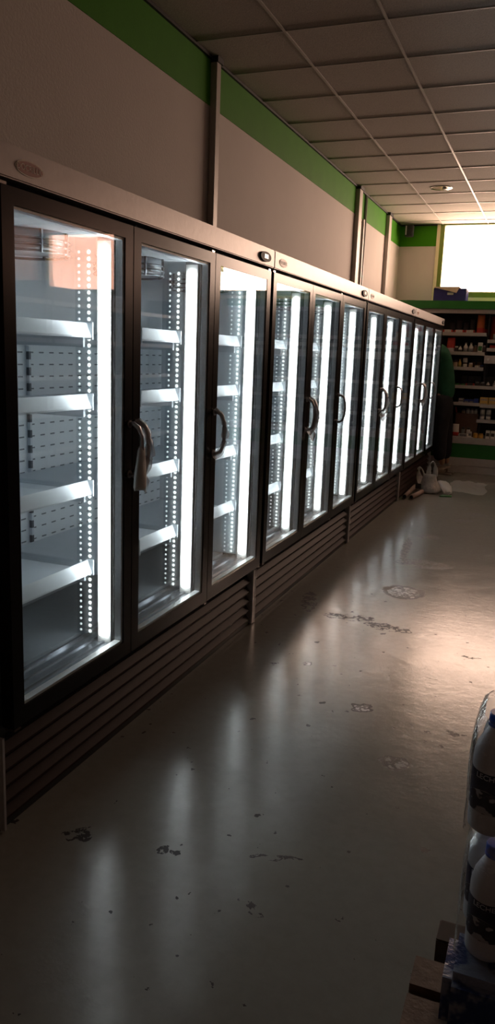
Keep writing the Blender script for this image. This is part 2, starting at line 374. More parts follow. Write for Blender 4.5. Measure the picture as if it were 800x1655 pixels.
# mullions with LED strips (one facing down each bay, on its far side)
for i in range(1, 4):
    b = bays[i]; far = i == 3
    y1 = b+.028 if not far else W-.043
    mu = MB().box(-.13, -.047, b-.030, y1, .372, 1.905).build('mullion', SILL, fr)
    MB().box(-.120, -.064, b-.046, b-.031, .376, 1.872).build('led_mount', WHITEPL, mu)
    MB().box(-.106, -.075, b-.062, b-.046, .415, 1.845, bev=.003).build('led_bar', LEDM, mu)
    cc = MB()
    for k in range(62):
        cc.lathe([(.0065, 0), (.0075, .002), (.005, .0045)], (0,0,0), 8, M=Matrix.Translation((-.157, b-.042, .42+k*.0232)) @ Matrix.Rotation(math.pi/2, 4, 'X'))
    cc.build('led_reflection_dots', REFL_DOT, mu)
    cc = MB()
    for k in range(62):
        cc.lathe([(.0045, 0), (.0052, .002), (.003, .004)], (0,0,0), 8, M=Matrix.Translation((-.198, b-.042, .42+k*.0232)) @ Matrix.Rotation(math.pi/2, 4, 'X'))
    cc.build('led_reflection_dots', REFL_DOT2, mu)
    MB().box(-.215, -.13, b-.0415, b-.038, .40, 1.885).build('dot_carrier', ACRYL, mu)  # clear carrier added only to hold the imitated reflection dots
# doors
ST = .0558
for i in range(3):
    a, b = bays[i], bays[i+1]
    d = MB().ring(-.045, 0, a+.003, b-.003, .345, 1.925, a+ST, b-ST, .4037, 1.8787, FRAME)
    d = d.build('door', FRAME, fr)
    MB().ring(-.034, -.007, a+ST-.001, b-ST+.001, .4027, 1.8797, a+ST+.009, b-ST-.009, .4127, 1.8697).build('glass_spacer', ALU, d)
    MB().box(-.006, -.002, a+ST-.002, b-ST+.002, .4017, 1.8807).box(-.039, -.035, a+ST-.002, b-ST+.002, .4017, 1.8807).build('glass_pane', GLASS, d)
    hy = b-ST*.45 if i == 0 else a+ST*.45
    pts = [(-.002, hy, 1.235), (.018, hy, 1.238), (.040, hy, 1.225), (.052, hy, 1.190), (.055, hy, 1.145), (.052, hy, 1.100), (.040, hy, 1.062), (.018, hy, 1.048), (-.002, hy, 1.052)]
    MB().tube(pts, .0085, 10).lathe([(.014,-.004),(.014,.004)], (0,0,0), 12, M=Matrix.Translation((.002,hy,1.236)) @ Matrix.Rotation(math.pi/2,4,'Y'))\
      .lathe([(.014,-.004),(.014,.004)], (0,0,0), 12, M=Matrix.Translation((.002,hy,1.051)) @ Matrix.Rotation(math.pi/2,4,'Y')).build('door_handle', HANDLE, d)
    gy = a+.018 if i == 0 else b-.018
    MB().box(-.03, -.004, gy-.014, gy+.014, 1.926, 1.934).build('hinge_pin', CHROME, d)
    MB().box(-.035, .002, gy-.016, gy+.016, .338, .344).build('bottom_hinge', FRAME_M, d)
# grille
MB().box(-.10, -.09, .03, W-.05, .062, .31).build('grille_backing', BLACK, fr)
for k in range(5):
    z = .032 + k*.0545
    MB().prism([(-.080, .012, z+.002), (-.040, .012, z-.004), (-.040, .012, z+.004), (-.060, .012, z+.030), (-.066, .012, z+.028)], (0, W-.065, 0)).build('louvre', LOUVRE, fr)
MB().box(-.067, -.028, W-.034, W-.004, .004, .318, bev=.003).build('grille_post', POSTM, fr)
MB().box(-.067, -.047, .0, W-.036, .0, .026).build('kick_strip', BLACK, fr)
flabels = ['nearest of the four black framed display fridges, with the readable oval maker badge',
           'second black framed display fridge from the camera, all shelves empty',
           'third black framed display fridge from the camera',
           'farthest of the four black framed display fridges, beside the person in green']
fr['label'] = flabels[0]
MB().box(-.067, -.028, .0, .010, .004, .318).build('grille_post', POSTM, fr)
for u in range(1, 4):
    c = copy_tree(fr); c.location = (0, Y0+u*W, 0); c['label'] = flabels[u]
bpy.context.view_layer.update()

# plastic wrap left on the handles
WRAP = mat('milky plastic wrap', (.85,.80,.76), .35, spec=.7)
WRAP.node_tree.nodes['Principled BSDF'].inputs['Transmission Weight'].default_value = .25
def wrap_b(m, tr):
    nt = m.node_tree; b = nt.nodes['Principled BSDF']; bump(nt, b, noise(nt, coords(nt), 45, 5), .006); b.inputs['Alpha'].default_value = tr
wrap_b(WRAP, .65)
CLEARW = mat('crinkled clear wrap', (.9,.87,.85), .2, spec=.9); wrap_b(CLEARW, .38)
def handle_wrap(y, label, seed, m, z0=1.03, z1=1.245, fat=.020, tail=True):
    rr = random.Random(seed); mb = MB(); n = 15; pts = []; rad = []
    for k in range(n):
        t = k/(n-1); z = z1 + (z0-z1)*t
        x = .050*math.sin(math.pi*min(1, max(0, t*1.02)))**.55+.004
        pts.append((x+.004, y+rr.uniform(-.003,.003), z)); rad.append(fat*(.75+.5*t)*rr.uniform(.85,1.2))
    mb.tube(pts, rad, 10, flat=.8)
    if tail: mb.tube([(.03,y+.004,z0+.02),(.034,y+.010,z0-.01),(.03,y+.018,z0-.035),(.032,y+.022,z0-.055)], [.018,.022,.012,.003], 8, flat=.5)
    mb.jitter(.0022, seed)
    return tag(mb.build('handle_wrap', m), label, 'plastic wrap', 'plastic wrap left on the fridge handles')
U1 = [Y0+b for b in bays]
handle_wrap(U1[1]+ST*.45, 'crinkled clear wrap on the right handle of the nearest handle pair', 1, CLEARW)
handle_wrap(U1[2]+ST*.45, 'clear plastic wrap on the third door handle of the nearest fridge', 2, CLEARW, 1.03, 1.25, .016, False)
handle_wrap(U1[1]+W+ST*.45, 'plastic wrap on the paired handles of the second fridge', 3, WRAP)
handle_wrap(U1[1]+2*W+ST*.45, 'plastic wrap on the paired handles of the third fridge', 4, WRAP, 1.0)
handle_wrap(U1[1]+3*W+ST*.45, 'plastic wrap on the paired handles of the farthest fridge', 5, WRAP)
# foam sleeve hanging from the first handle
fs = MB(); hy = U1[1]-ST*.45
rows = [(1.155,.013,.0),(1.145,.022,0),(1.10,.026,-.003),(1.05,.033,-.006),(1.012,.036,-.008),(1.000,.030,-.008)]
ring = []
for z, r, dy in rows:
    ring.append([fs.bm.verts.new((.052+.55*r*math.sin(t), hy+dy+r*math.cos(t), z + .004*math.sin(3*t))) for t in [2*math.pi*k/14 for k in range(14)]])
for a, b in zip(ring, ring[1:]):
    for k in range(14): f = fs.bm.faces.new((a[k], a[(k+1)%14], b[(k+1)%14], b[k])); f.smooth = True
fs.bm.faces.new(ring[0]); fs.bm.faces.new(ring[-1])
tag(fs.jitter(.001, 9).build('foam_pouch', mat('grey white foam sheet', (.52,.50,.46), .6, build=speckle(.08, 30, .003, 40))),
    'small whitish foam pouch hanging from the left handle of the nearest pair', 'foam pouch')

# ------------------------------------------------------------------ ceiling downlight, corner box
dl = thing('ceiling_downlight', 'round recessed downlight with chrome ring in the ceiling near the window', 'ceiling light', (.02, 9.29, ZC))
MB().lathe([(.085,-.004),(.118,-.006),(.118,-.001),(.085,-.0005)], seg=32).build('trim_ring', CHROME, dl)
MB().lathe([(.085,-.003),(.02,-.0025)], seg=32).build('reflector', mat('downlight reflector', (.45,.38,.32), .25, .8), dl)
MB().lathe([(.001,-.022),(.022,-.020),(.028,-.003)], (.035,0,0), 16).build('bulb', WHITEPL, dl)
sp = thing('wall_speaker', 'small black speaker box hung in the far corner under the ceiling', 'speaker', (-.71, 11.50, 3.19))
MB().box(-.055, .055, -.055, .055, 0, .155, bev=.008).build('housing', BLACK, sp)
MB().box(-.045, -.030, -.058, -.054, .02, .14).build('front_strip', POSTM, sp)
MB().box(-.03, .03, -.03, .178, .140, .158).build('bracket', BLACK, sp)

# ------------------------------------------------------------------ back shelving unit
SY = 11.05
GREYR = mat('grey white shelf edge', (.60,.56,.54), .45, build=speckle(.05, 20))
DARKB = mat('dark shelf back', (.05,.045,.045), .6, build=speckle(.1, 10))
su = thing('wall_shelving', 'long green and grey grocery shelving unit along the back wall', 'shelving unit', (.7, SY, 0))
def sbox(x0,x1,y0,y1,z0,z1): return MB().box(x0-.7, x1-.7, y0-SY, y1-SY, z0, z1)
SX0, SX1 = -.84, 3.2
sbox(SX0, SX1, 11.60, 11.655, 0, 2.19).build('back_panel', DARKB, su)
sbox(SX0, SX0+.04, SY+.02, 11.60, 0.2, 2.19).build('side_panel', DARKB, su)
sbox(.495, .515, SY+.15, 11.60, 0.5, 2.18).build('divider', DARKB, su)
sbox(SX0, SX1, 10.92, 11.655, 2.185, 2.288).build('canopy', GREEN_D, su)
sbox(SX0, SX1, 10.96, 11.0, 2.13, 2.183).build('canopy_light_rail', GREYR, su)
sbox(SX0, SX1, SY, 11.60, .205, .395).build('green_front', GREEN_D, su)
MB().box(SX0-.7, SX1-.7, 0, .55, .10, .205).box(SX0-.7, SX1-.7, -.01, .55, .0, .092).build('kick_plate', GREYR, su)
sbox(SX0, SX1, SY-.01, 11.60, .40, .485).build('bottom_deck', GREYR, su)
def shelf(x0, x1, z, h=.04, y=SY+.05):
    s = MB().box(x0-.7, x1-.7, y-SY, .55, z-h, z-h+.015).build('shelf', GREYR, su)
    MB().box(x0-.7, x1-.7, y-SY-.012, y-SY, z-h, z+.004).build('shelf_edge', GREYR, s)
LS = [1.885, 1.632, 1.430]
for z in LS: shelf(SX0+.04, .495, z)
for z in (1.80, 1.69): shelf(.515, SX1, z)
shelf(.50, SX1, 1.590, .10, SY)
shelf(SX0+.04, .48, 1.186); shelf(.48, SX1, 1.186)
shelf(SX0+.04, .485, .955); shelf(.495, SX1, .940)
shelf(.47, SX1, .735)
MB().box(-.165, -.135, -.03, -.0, 1.53, 1.56).build('price_clip', WHITEPL, su)

# products
def pm(n, c, r=.5): return mat(n, c, r, build=speckle(.12, 60))
PM = dict(white=pm('white pack', (.78,.74,.70)), red=pm('red pack', (.60,.05,.04)), orange=pm('orange pack', (.60,.13,.03)), dark=pm('dark pack', (.05,.04,.045)),
    blue=pm('blue pack', (.03,.06,.30)), yellow=pm('yellow pack', (.80,.52,.14)), brown=pm('brown cardboard', (.16,.085,.055)), cream=pm('cream pack', (.55,.42,.28)),
    grey=pm('grey pack', (.25,.24,.25)), tub=pm('orange tub', (.60,.32,.05)), green=pm('green pack', (.05,.22,.06)), gold=pm('gold lid', (.45,.35,.12)), lid=pm('dark lid', (.08,.05,.05)))
def product(kind, x, z, w, h, c, c2, label, cat, group, y=None, rz=None):
    y = SY+.05+w/2+random.uniform(.012,.03) if y is None else y
    mb = MB(); m, m2 = PM[c], PM[c2]; r = w/2
    if kind == 'bottle':
        mb.lathe([(r*.9,0),(r,h*.03),(r,h*.55),(r*.85,h*.68),(r*.42,h*.80),(r*.38,h*.9)], m=m, seg=14); mb.lathe([(r*.45,h*.9),(r*.45,h)], m=m2, seg=14)
        mb.lathe([(r*1.015,h*.15),(r*1.015,h*.48)], m=m2, seg=14)
    elif kind == 'jar':
        mb.lathe([(r*.9,0),(r,h*.06),(r,h*.72),(r*.82,h*.80)], m=m, seg=14); mb.lathe([(r*.88,h*.80),(r*.88,h)], m=m2, seg=14)
    elif kind == 'can':
        mb.lathe([(r*.95,0),(r,h*.03),(r,h*.2)], m=m2, seg=14); mb.lathe([(r*.99,h*.2),(r*.99,h*.85)], m=m, seg=14); mb.lathe([(r,h*.85),(r,h*.97),(r*.93,h)], m=m2, seg=14)
    elif kind == 'box':
        mb.box(-r, r, -r*.8, r*.8, 0, h, m=m, bev=.002); mb.box(-r*.8, r*.8, -r*.8-.001, -r*.8, h*.3, h*.7, m=m2)
    elif kind == 'pouch':
        prof = [(0,.9,.30),(.06,1,.45),(.35,1,.5),(.75,.95,.35),(.92,.92,.08),(1,.95,.03)]; rows = []
        for t, sx, sy in prof: rows.append([mb.bm.verts.new((r*sx*math.cos(a), r*sy*math.sin(a)*1.2, h*t)) for a in [2*math.pi*k/14 for k in range(14)]])
        i1, i2 = mb.mi(m), mb.mi(m2)
        for q, (a, b) in enumerate(zip(rows, rows[1:])):
            for k in range(14): f = mb.bm.faces.new((a[k], a[(k+1)%14], b[(k+1)%14], b[k])); f.smooth = True; f.material_index = i2 if q == 1 else i1
        mb.bm.faces.new(rows[0][::-1]); mb.bm.faces.new(rows[-1])
    elif kind == 'tray':
        mb.box(-r, r, -.05, .05, 0, h, m=m, bev=.006); mb.box(-r*.7, r*.7, -.0505, -.03, h*.3, h*1.02, m=m2)
    o = mb.build({'pouch':'food_pouch','tray':'food_tray','box':'carton'}.get(kind, kind), None, None, (x, y, z))
    if rz: o.rotation_euler = (0,0,rz)
    return tag(o, label, cat, group)
zb = .0  # products stand on the board, a little below the edge
def on(z, h=.04): return z-h+.0155
T1 = 'goods on the top shelf of the back unit'
for x, q_ in ((-.02,'nearest the green shirted person'), (.13,'between two like it'), (.27,'left of the tall pouches')): product('tray', x, on(1.885), .13, .062, 'red', 'white', 'flat red tray pack on the top shelf, '+q_, 'food tray', T1)
for x, h, q_ in ((.02,.16,'leftmost'),(.11,.20,'second from the left'),(.20,.17,'third from the left'),(.29,.22,'tallest and rightmost')): product('pouch', x, on(1.885), .085, h, 'dark', 'brown', q_+' of the dark pouches behind the red trays', 'food pouch', 'dark pouches on the top shelf', y=SY+.26)
product('pouch', .405, on(1.885), .10, .265, 'orange', 'red', 'tall orange pouch on the top shelf, left of the red pouch', 'food pouch', T1)
product('pouch', .455, on(1.885), .07, .24, 'brown', 'red', 'narrow brownish pouch between the tall orange and red pouches', 'food pouch', T1, y=SY+.27)
product('pouch', .57, on(1.80), .11, .34, 'red', 'orange', 'tall red pouch at the upper right of the back shelving unit', 'food pouch', T1, y=SY+.30)
product('can', .61, on(1.80), .07, .10, 'grey', 'white', 'grey can on the upper right shelf edge of the back unit', 'can', T1)
product('can', .69, on(1.80), .07, .10, 'white', 'red', 'white and red can on the upper right shelf of the back unit', 'can', T1)
T2 = 'goods on the second shelf of the back unit'
z = on(1.632)
product('pouch', .035, z, .11, .21, 'red', 'white', 'red pouch at the left end of the second shelf beside the person', 'food pouch', T2)
product('jar', .115, z, .05, .10, 'dark', 'white', 'small dark jar beside the red pouch on the second shelf', 'jar', T2)
product('bottle', .165, z, .05, .11, 'white', 'dark', 'small white bottle on the second shelf next to the dark jar', 'bottle', T2)
for x, q_ in ((.235,'left'), (.305,'right')): product('bottle', x, z, .06, .15, 'white', 'grey', q_+' one of the pair of tall white bottles on the second shelf', 'bottle', 'pair of white bottles on the second shelf')
product('jar', .36, z, .05, .12, 'brown', 'dark', 'brown jar right of the two white bottles', 'jar', T2)
product('box', .425, z, .06, .155, 'white', 'green', 'tall white carton at the right of the second shelf', 'carton', T2)
product('jar', .475, z, .045, .12, 'dark', 'grey', 'dark jar right of the tall white carton', 'jar', T2)
T3 = 'goods on the third shelf of the back unit'
z = on(1.430)
for x, q_ in ((.06,'beside the person'), (.12,'beside the slim yellowish bottle')): product('jar', x, z, .055, .11, 'cream', 'lid', 'cream jar with dark lid on the third shelf, '+q_, 'jar', 'cream jars on the third shelf')
product('bottle', .175, z, .045, .13, 'yellow', 'gold', 'slim yellowish bottle on the third shelf', 'bottle', T3)
product('jar', .245, z, .06, .085, 'white', 'lid', 'lower white jar of the stacked pair on the third shelf', 'jar', T3)
o = product('jar', .245, z+.0855, .06, .075, 'white', 'lid', 'upper white jar of the stacked pair on the third shelf', 'jar', T3); 
product('jar', .32, z, .055, .085, 'cream', 'white', 'pale jar right of the stacked pair on the third shelf', 'jar', T3)
product('jar', .41, z, .075, .06, 'white', 'cream', 'low white jar at the right of the third shelf', 'jar', T3)
product('jar', .47, z, .05, .06, 'dark', 'blue', 'low dark jar at the right end of the third shelf', 'jar', T3)
for x, q_ in ((.06,'leftmost'), (.14,'second'), (.34,'third'), (.42,'rightmost')): product('box', x, z, .07, .14, 'dark', 'brown', q_+' from the left of the dark cartons at the back of the third shelf', 'carton', 'dark cartons on the third shelf', y=SY+.26)
T4 = 'goods on the fourth shelf of the back unit'
z = on(1.186)
for x, q_ in ((.17,'left dark flat pack beside the person'),(.245,'right dark flat pack beside the red pack')): product('tray', x, z, .07, .045, 'dark', 'green', q_+' on the fourth shelf', 'food tray', 'dark flat packs on the fourth shelf')
product('tray', .335, z, .11, .055, 'red', 'dark', 'dark red flat pack in the middle of the fourth shelf', 'food tray', T4)
for x, q_ in ((.43,'next to the red flat pack'),(.50,'next to the small white bottle')): product('jar', x, z, .06, .08, 'dark', 'grey', 'dark jar on the fourth shelf '+q_, 'jar', 'dark jars on the fourth shelf')
product('bottle', .57, z, .045, .09, 'white', 'dark', 'small white bottle on the fourth shelf', 'bottle', T4)
product('bottle', .66, z, .05, .10, 'grey', 'white', 'grey bottle right of the small white bottle on the fourth shelf', 'bottle', T4)
for x, q_ in ((.24,'leftmost'),(.33,'second'),(.42,'middle'),(.55,'fourth'),(.64,'rightmost')): product('box', x, z, .08, .15, 'dark', 'dark', q_+' from the left of the dark cartons at the back of the fourth shelf', 'carton', 'dark cartons on the fourth shelf', y=SY+.28)
T5 = 'goods on the fifth shelf of the back unit'
z = on(.955)
product('box', .235, z, .07, .05, 'grey', 'white', 'grey carton at the left of the fifth shelf', 'carton', T5)
product('box', .235, z+.051, .065, .03, 'grey', 'white', 'second grey carton lying on the grey carton on the fifth shelf', 'carton', T5)
for x, q_ in ((.31,'left blue carton with grey print'),(.375,'middle blue carton with grey print'),(.44,'taller plain blue carton beside the yellow cartons')): product('box', x, z, .058, .085 if x > .4 else .07, 'blue', 'grey' if x<.4 else 'blue', q_+' on the fifth shelf', 'carton', 'blue cartons on the fifth shelf')
z = on(.940)
for k, x in enumerate((.54,.655)):
    for q in range(2): product('box', x, z+q*.061, .105, .06, 'yellow', 'cream', ['lower','upper'][q]+' yellow carton of the '+['left','right']\
        [k]+' stack on the fifth shelf', 'carton', 'yellow cartons stacked on the fifth shelf')
T6 = 'white cans on the short sixth shelf'
z = on(.735)
for k, x in enumerate((.535,.615)):
    for q in range(2): product('can', x, z+q*.086, .062, .085, 'white', 'grey', ['lower','upper'][q]+' white can of the '+['left','right'][k]+' stack on the short sixth shelf', 'can', T6)
# brown display carton with white cups
bx = thing('display_carton', 'open brown cardboard display carton below the blue cartons', 'carton', (.33, SY+.20, .4855))
MB().box(-.15, .15, -.07, -.065, 0, .32).box(-.15, .15, .065, .07, 0, .32).box(-.15, -.145, -.065, .065, 0, .32).box(.145, .15, -.065, .065, 0, .32).box(-.145,.145,-.065,.065,0,.005).box(-.145,.145,-.065,.065,.28,.285).build('carton_body', PM['brown'], bx)
MB().prism([(-.15,-.07,.32),(-.15,.07,.32),(-.17,.07,.40),(-.17,-.07,.40)], (.004,0,0)).build('carton_flap', PM['red'], bx)
for x, s, q_ in ((-.055,.8,'shorter cream cup at the left end'),(.005,1,'first white cup from the left'),(.06,1,'middle white cup'),(.11,1,'rightmost white cup')): product('jar', .33+x, .4855+.2855, .05, .10*s, 'white' if s == 1 else 'cream', 'grey', q_+' in the brown display carton', 'cup', 'white cups in the brown display carton', y=SY+.17)
z = .4855
T7 = 'goods on the bottom shelf of the back unit'
product('pouch', .20, z, .09, .17, 'white', 'red', 'white and red pouch at the left end of the bottom shelf', 'food pouch', T7, y=SY+.09)
product('tray', .315, z, .13, .045, 'white', 'grey', 'flat white tray on the bottom shelf', 'food tray', T7, y=SY+.05)
product('box', .40, z, .045, .08, 'white', 'grey', 'small white carton right of the flat white tray', 'carton', T7, y=SY+.05)
for x, q_ in ((.475,'left'),(.545,'right')): product('jar', x, z, .065, .065, 'tub', 'tub', q_+' one of two orange tubs on the bottom shelf', 'tub', 'orange tubs on the bottom shelf', y=SY+.05)
for x, q_ in ((.635,'next to the orange tubs'),(.70,'farther from the orange tubs')): product('box', x, z, .055, .11, 'white', 'dark', 'white carton on the bottom shelf, '+q_, 'carton', 'white cartons on the bottom shelf', y=SY+.05)
for x, q_ in ((.30,'grey jar'),(.37,'white jar')): product('jar', x, z+.0, .05, .13, 'white' if x > .33 else 'grey', 'dark', q_+' behind the flat white tray on the bottom shelf', 'jar', 'pale jars at the back of the bottom shelf', y=SY+.10)
product('pouch', .60, on(1.69), .12, .07, 'red', 'white', 'small red and white pouch on the right shelf under the grey can', 'food pouch', T1)
product('pouch', .71, on(1.69), .10, .08, 'red', 'cream', 'second small red pouch on the right shelf, at the photo edge', 'food pouch', T1)

# blue crate and cardboard on top of the unit
cr = thing('plastic_crate', 'dark blue plastic crate on top of the back shelving unit', 'crate', (-.03, 11.22, 2.289))
BLUEC = mat('dark blue crate plastic', (.03,.03,.20), .4, build=speckle(.1, 20))
cb = MB().box(-.20,.20,-.14,.14,0,.012)
for s in (-1,1): cb.box(-.20,.20,s*.14-.006,s*.14+.006,0,.15); cb.box(s*.20-.006,s*.20+.006,-.14,.14,0,.15)
cb.box(-.212,.212,-.152,-.138,.15,.17).box(-.212,.212,.138,.152,.15,.17).box(-.212,-.192,-.152,.152,.15,.17).box(.192,.212,-.152,.152,.15,.17)
for k in range(5):
    cb.box(.205,.215,-.13+k*.06,-.115+k*.06,0,.17); cb.box(-.215,-.205,-.13+k*.06,-.115+k*.06,0,.17)
cb.build('crate_body', BLUEC, cr)
MB().box(-.03,.05,-.150,-.1465,.085,.115).build('label_card', WHITEPL, cr)
CARD = mat('light brown cardboard', (.72,.56,.44), .7, build=speckle(.06, 20))
cs = MB().prism([(-.235,11.04,2.475),(.10,11.04,2.478),(.06,11.04,2.395),(.052,11.04,2.40),(-.235,11.04,2.468)], (0,.012,0)).box(-.235,.10,11.052,11.33,2.4655,2.471)
tag(cs.build('cardboard_sheet', CARD), 'folded light brown cardboard sheet lying over the blue crate', 'cardboard')
pp = MB().box(-.62,-.50,11.2,11.3,2.289,2.31, bev=.004).build('small_box', BLACK)
tag(pp, 'small flat black box lying on the left end of the shelving top', 'box')

# ------------------------------------------------------------------ person at the end of the row
def skin(name, P, E, m, parent=None, sub=2, root=0):
    me = bpy.data.meshes.new(name); me.from_pydata([p[:3] for p in P], E, []); me.materials.append(m)
    o = bpy.data.objects.new(name, me); COL.objects.link(o)
    if parent is not None: o.parent = parent
    md = o.modifiers.new('skin', 'SKIN'); md.use_smooth_shade = True
    sv = me.skin_vertices[0].data
    for i, p in enumerate(P): sv[i].radius = (p[3], p[4] if len(p) > 4 else p[3]); sv[i].use_root = (i == root)
    if sub: s = o.modifiers.new('sub', 'SUBSURF'); s.levels = sub; s.render_levels = sub
    for p in me.polygons: p.use_smooth = True
    return o
SKIN = mat('skin', (.45,.26,.19), .5, build=speckle(.05, 30)); SHIRT = mat('green work shirt', (.010,.095,.045), .8, build=speckle(.15, 14, .004, 12))
TROU = mat('dark trousers', (.012,.013,.018), .85, build=speckle(.2, 14, .004, 12)); HAIR = mat('dark hair', (.02,.015,.012), .6, build=speckle(.3, 80))
SHOE = mat('beige shoe', (.42,.34,.28), .6, build=speckle(.1, 40)); SOLE = mat('shoe sole', (.35,.31,.28), .6, build=speckle(.1, 40))
pr = thing('person', 'person in green shirt and dark trousers leaning in behind the farthest fridge', 'person', (-.03, 10.79, 0))
# x: facing -X, hips .04, head behind the fridge end
P = [(.04,0,.98,.11,.13),(.04,0,1.14,.095,.12),(.01,0,1.34,.10,.14),(-.03,0,1.54,.10,.15),(-.08,0,1.67,.05,.06),(-.12,0,1.75,.05,.05),(-.17,0,1.83,.075,.085),(-.18,0,1.90,.08,.09),(-.17,0,1.96,.05,.06),
     (-.04,-.16,1.56,.055),(-.10,-.19,1.28,.042),(-.32,-.16,1.20,.032),(-.36,-.155,1.20,.024),
     (-.04,.16,1.56,.055),(-.10,.19,1.28,.042),(-.32,.16,1.27,.032),(-.36,.155,1.28,.024),
     (.05,-.09,.88,.095),(.05,-.10,.50,.065),(.15,-.10,.12,.042),(.05,.09,.88,.095),(.09,.10,.50,.065),(.18,.10,.12,.042)]
Eg = [(0,1),(1,2),(2,3),(3,4),(4,5),(5,6),(6,7),(7,8),(3,9),(9,10),(10,11),(11,12),(3,13),(13,14),(14,15),(15,16),(0,17),(17,18),(18,19),(0,20),(20,21),(21,22)]
body = skin('body', P, Eg, SKIN, pr)
for s, hz in ((-1, 1.20), (1, 1.28)):
    for k, (dy, dz, L) in enumerate(((-.024,.012,.062),(-.008,.016,.072),(.009,.014,.068),(.025,.006,.052))):
        y = s*.155+dy
        skin('finger', [(-.375,y,hz,.010),(-.42,y,hz+dz*.3,.009),(-.42-L*.5,y,hz-.004,.0085),(-.42-L*.85,y,hz-.028,.0075)], [(0,1),(1,2),(2,3)], SKIN, pr, 1)
    skin('thumb', [(-.372,s*.155-s*.012,hz,.011),(-.405,s*.155-s*.040,hz-.008,.010),(-.435,s*.155-s*.050,hz-.022,.0085)], [(0,1),(1,2)], SKIN, pr, 1)
    skin('palm', [(-.365,s*.155,hz,.022,.030),(-.415,s*.155,hz,.016,.036)], [(0,1)], SKIN, pr, 2)
HX, HZ = .02, .09
hd = MB().lathe([(.001,-.125),(.045,-.118),(.066,-.08),(.078,-.03),(.083,.02),(.078,.07),(.055,.108),(.02,.122),(.001,.124)], seg=20).build('head', SKIN, pr, (-.205+HX,0,1.775+HZ)); hd.scale = (1.12,.92,1)
MB().prism([(-.290,-.012,1.880),(-.290,.012,1.880),(-.322,.016,1.848),(-.322,-.016,1.848)], (.03,0,-.006)).box(-.285,-.272,-.022,.022,1.812,1.820).build('nose_and_mouth', SKIN, pr)
for s in (-1,1):
    MB().lathe([(.001,-.008),(.009,0),(.001,.008)], (0,0,0), 10).build('eye', BLACK, pr, (-.272, s*.030, 1.885))
    MB().lathe([(.004,-.03),(.014,-.012),(.016,.012),(.004,.03)], (0,0,0), 10).build('ear', SKIN, pr, (-.18, s*.078, 1.865))
MB().lathe([(.086,-.03),(.088,.02),(.082,.075),(.058,.114),(.02,.129),(.001,.131)], seg=20).build('hair', HAIR, pr, (-.172,0,1.868))
sh = skin('shirt', [(.05,0,.96,.165,.19),(.045,0,1.16,.15,.185),(.01,0,1.38,.15,.19),(-.03,0,1.60,.14,.18),(-.05,0,1.74,.09,.11),
     (-.03,-.16,1.58,.085),(-.08,-.185,1.40,.075),(-.03,.16,1.58,.085),(-.08,.185,1.40,.075)], [(0,1),(1,2),(2,3),(3,4),(3,5),(5,6),(3,7),(7,8)], SHIRT, pr)
skin('trousers', [(.045,0,1.14,.12,.15),(.06,0,.94,.160,.18),(.065,-.085,.84,.145),(.07,-.10,.50,.115),(.11,-.10,.17,.085),(.065,.085,.84,.145),(.12,.10,.50,.115),(.15,.10,.17,.085)],
     [(0,1),(1,2),(2,3),(3,4),(1,5),(5,6),(6,7)], TROU, pr)
for s, x in ((-1,.19),(1,.20)):
    q = skin('shoe', [(x+.045,s*.10,.055,.040,.045),(x-.04,s*.10,.050,.045,.048),(x-.13,s*.10,.040,.034,.046),(x-.17,s*.10,.034,.020,.032),(x+.02,s*.10,.11,.042,.045)], [(0,1),(1,2),(2,3),(0,4)], SHOE, pr)
    MB().box(x-.19, x+.085, s*.10-.042, s*.10+.042, .001, .018, bev=.006).build('shoe_sole', SOLE, q)

# ------------------------------------------------------------------ rubbish on the floor
BAG = mat('thin white plastic', (.86,.84,.84), .38, build=speckle(.05, 20, .008, 30)); BAG.node_tree.nodes['Principled BSDF'].inputs['Transmission Weight'].default_value = .15
def tshirt_bag(cx, cy, w, h, rz, handles, name, label, m, seed, mats2=None):
    t = thing(name, label, 'plastic bag', (cx, cy, 0), 'plastic bags lying beside the farthest fridge', rz); mb = MB(); rr = random.Random(seed)
    prof = [(0,.55,.55),(.02,.95,.9),(.12,1.08,1.0),(.3,.92,.75),(.5,.70,.42),(.68,.62,.30),(.8,.60,.20),(.86,.56,.12)]; rows = []
    n = 28
    for k, (tz, sx, sy) in enumerate(prof):
        rows.append([mb.bm.verts.new((w/2*sx*math.cos(a)*(1+.08*math.sin(5*a+k)), w/2*sy*math.sin(a)*(1+.12*math.sin(7*a+k*2)), .002+h*.8*tz)) for a in [2*math.pi*j/n for j in range(n)]])
    for a, b in zip(rows, rows[1:]):
        for k in range(n): mb.bm.faces.new((a[k], a[(k+1)%n], b[(k+1)%n], b[k])).smooth = True
    mb.bm.faces.new(rows[0][::-1]); mb.bm.faces.new(rows[-1]); mb.jitter(.004, seed); mb.build('bag_body', m, t)
    for (x, hw, hh, lean) in handles:
        z0 = h*.62; pts = []
        for k in range(13):
            a = math.pi*k/12; pts.append((x - hw*math.cos(a) + lean*math.sin(a), .004*math.sin(a*3), z0 + hh*math.sin(a)**.8))
        MB().tube(pts, [.028,.026,.023,.020,.018,.016,.016,.016,.018,.020,.023,.026,.028], 8, flat=.35).build('bag_handle', m, t)
    return t
t = tshirt_bag(.185, 9.10, .25, .31, .25, [(.02,.040,.17,.0), (-.09,.024,.10,-.035)], 'plastic_bag', 'white plastic carrier bag standing with handle loops up beside the farthest fridge', BAG, 3)
MB().box(-.135,-.07,-.118,-.112,.05,.11, M=Matrix.Rotation(-.3,4,'Z')).box(-.12,-.085,-.121,-.118,.065,.095, M=Matrix.Rotation(-.3,4,'Z')).build('printed_mark', PM['dark'], t)
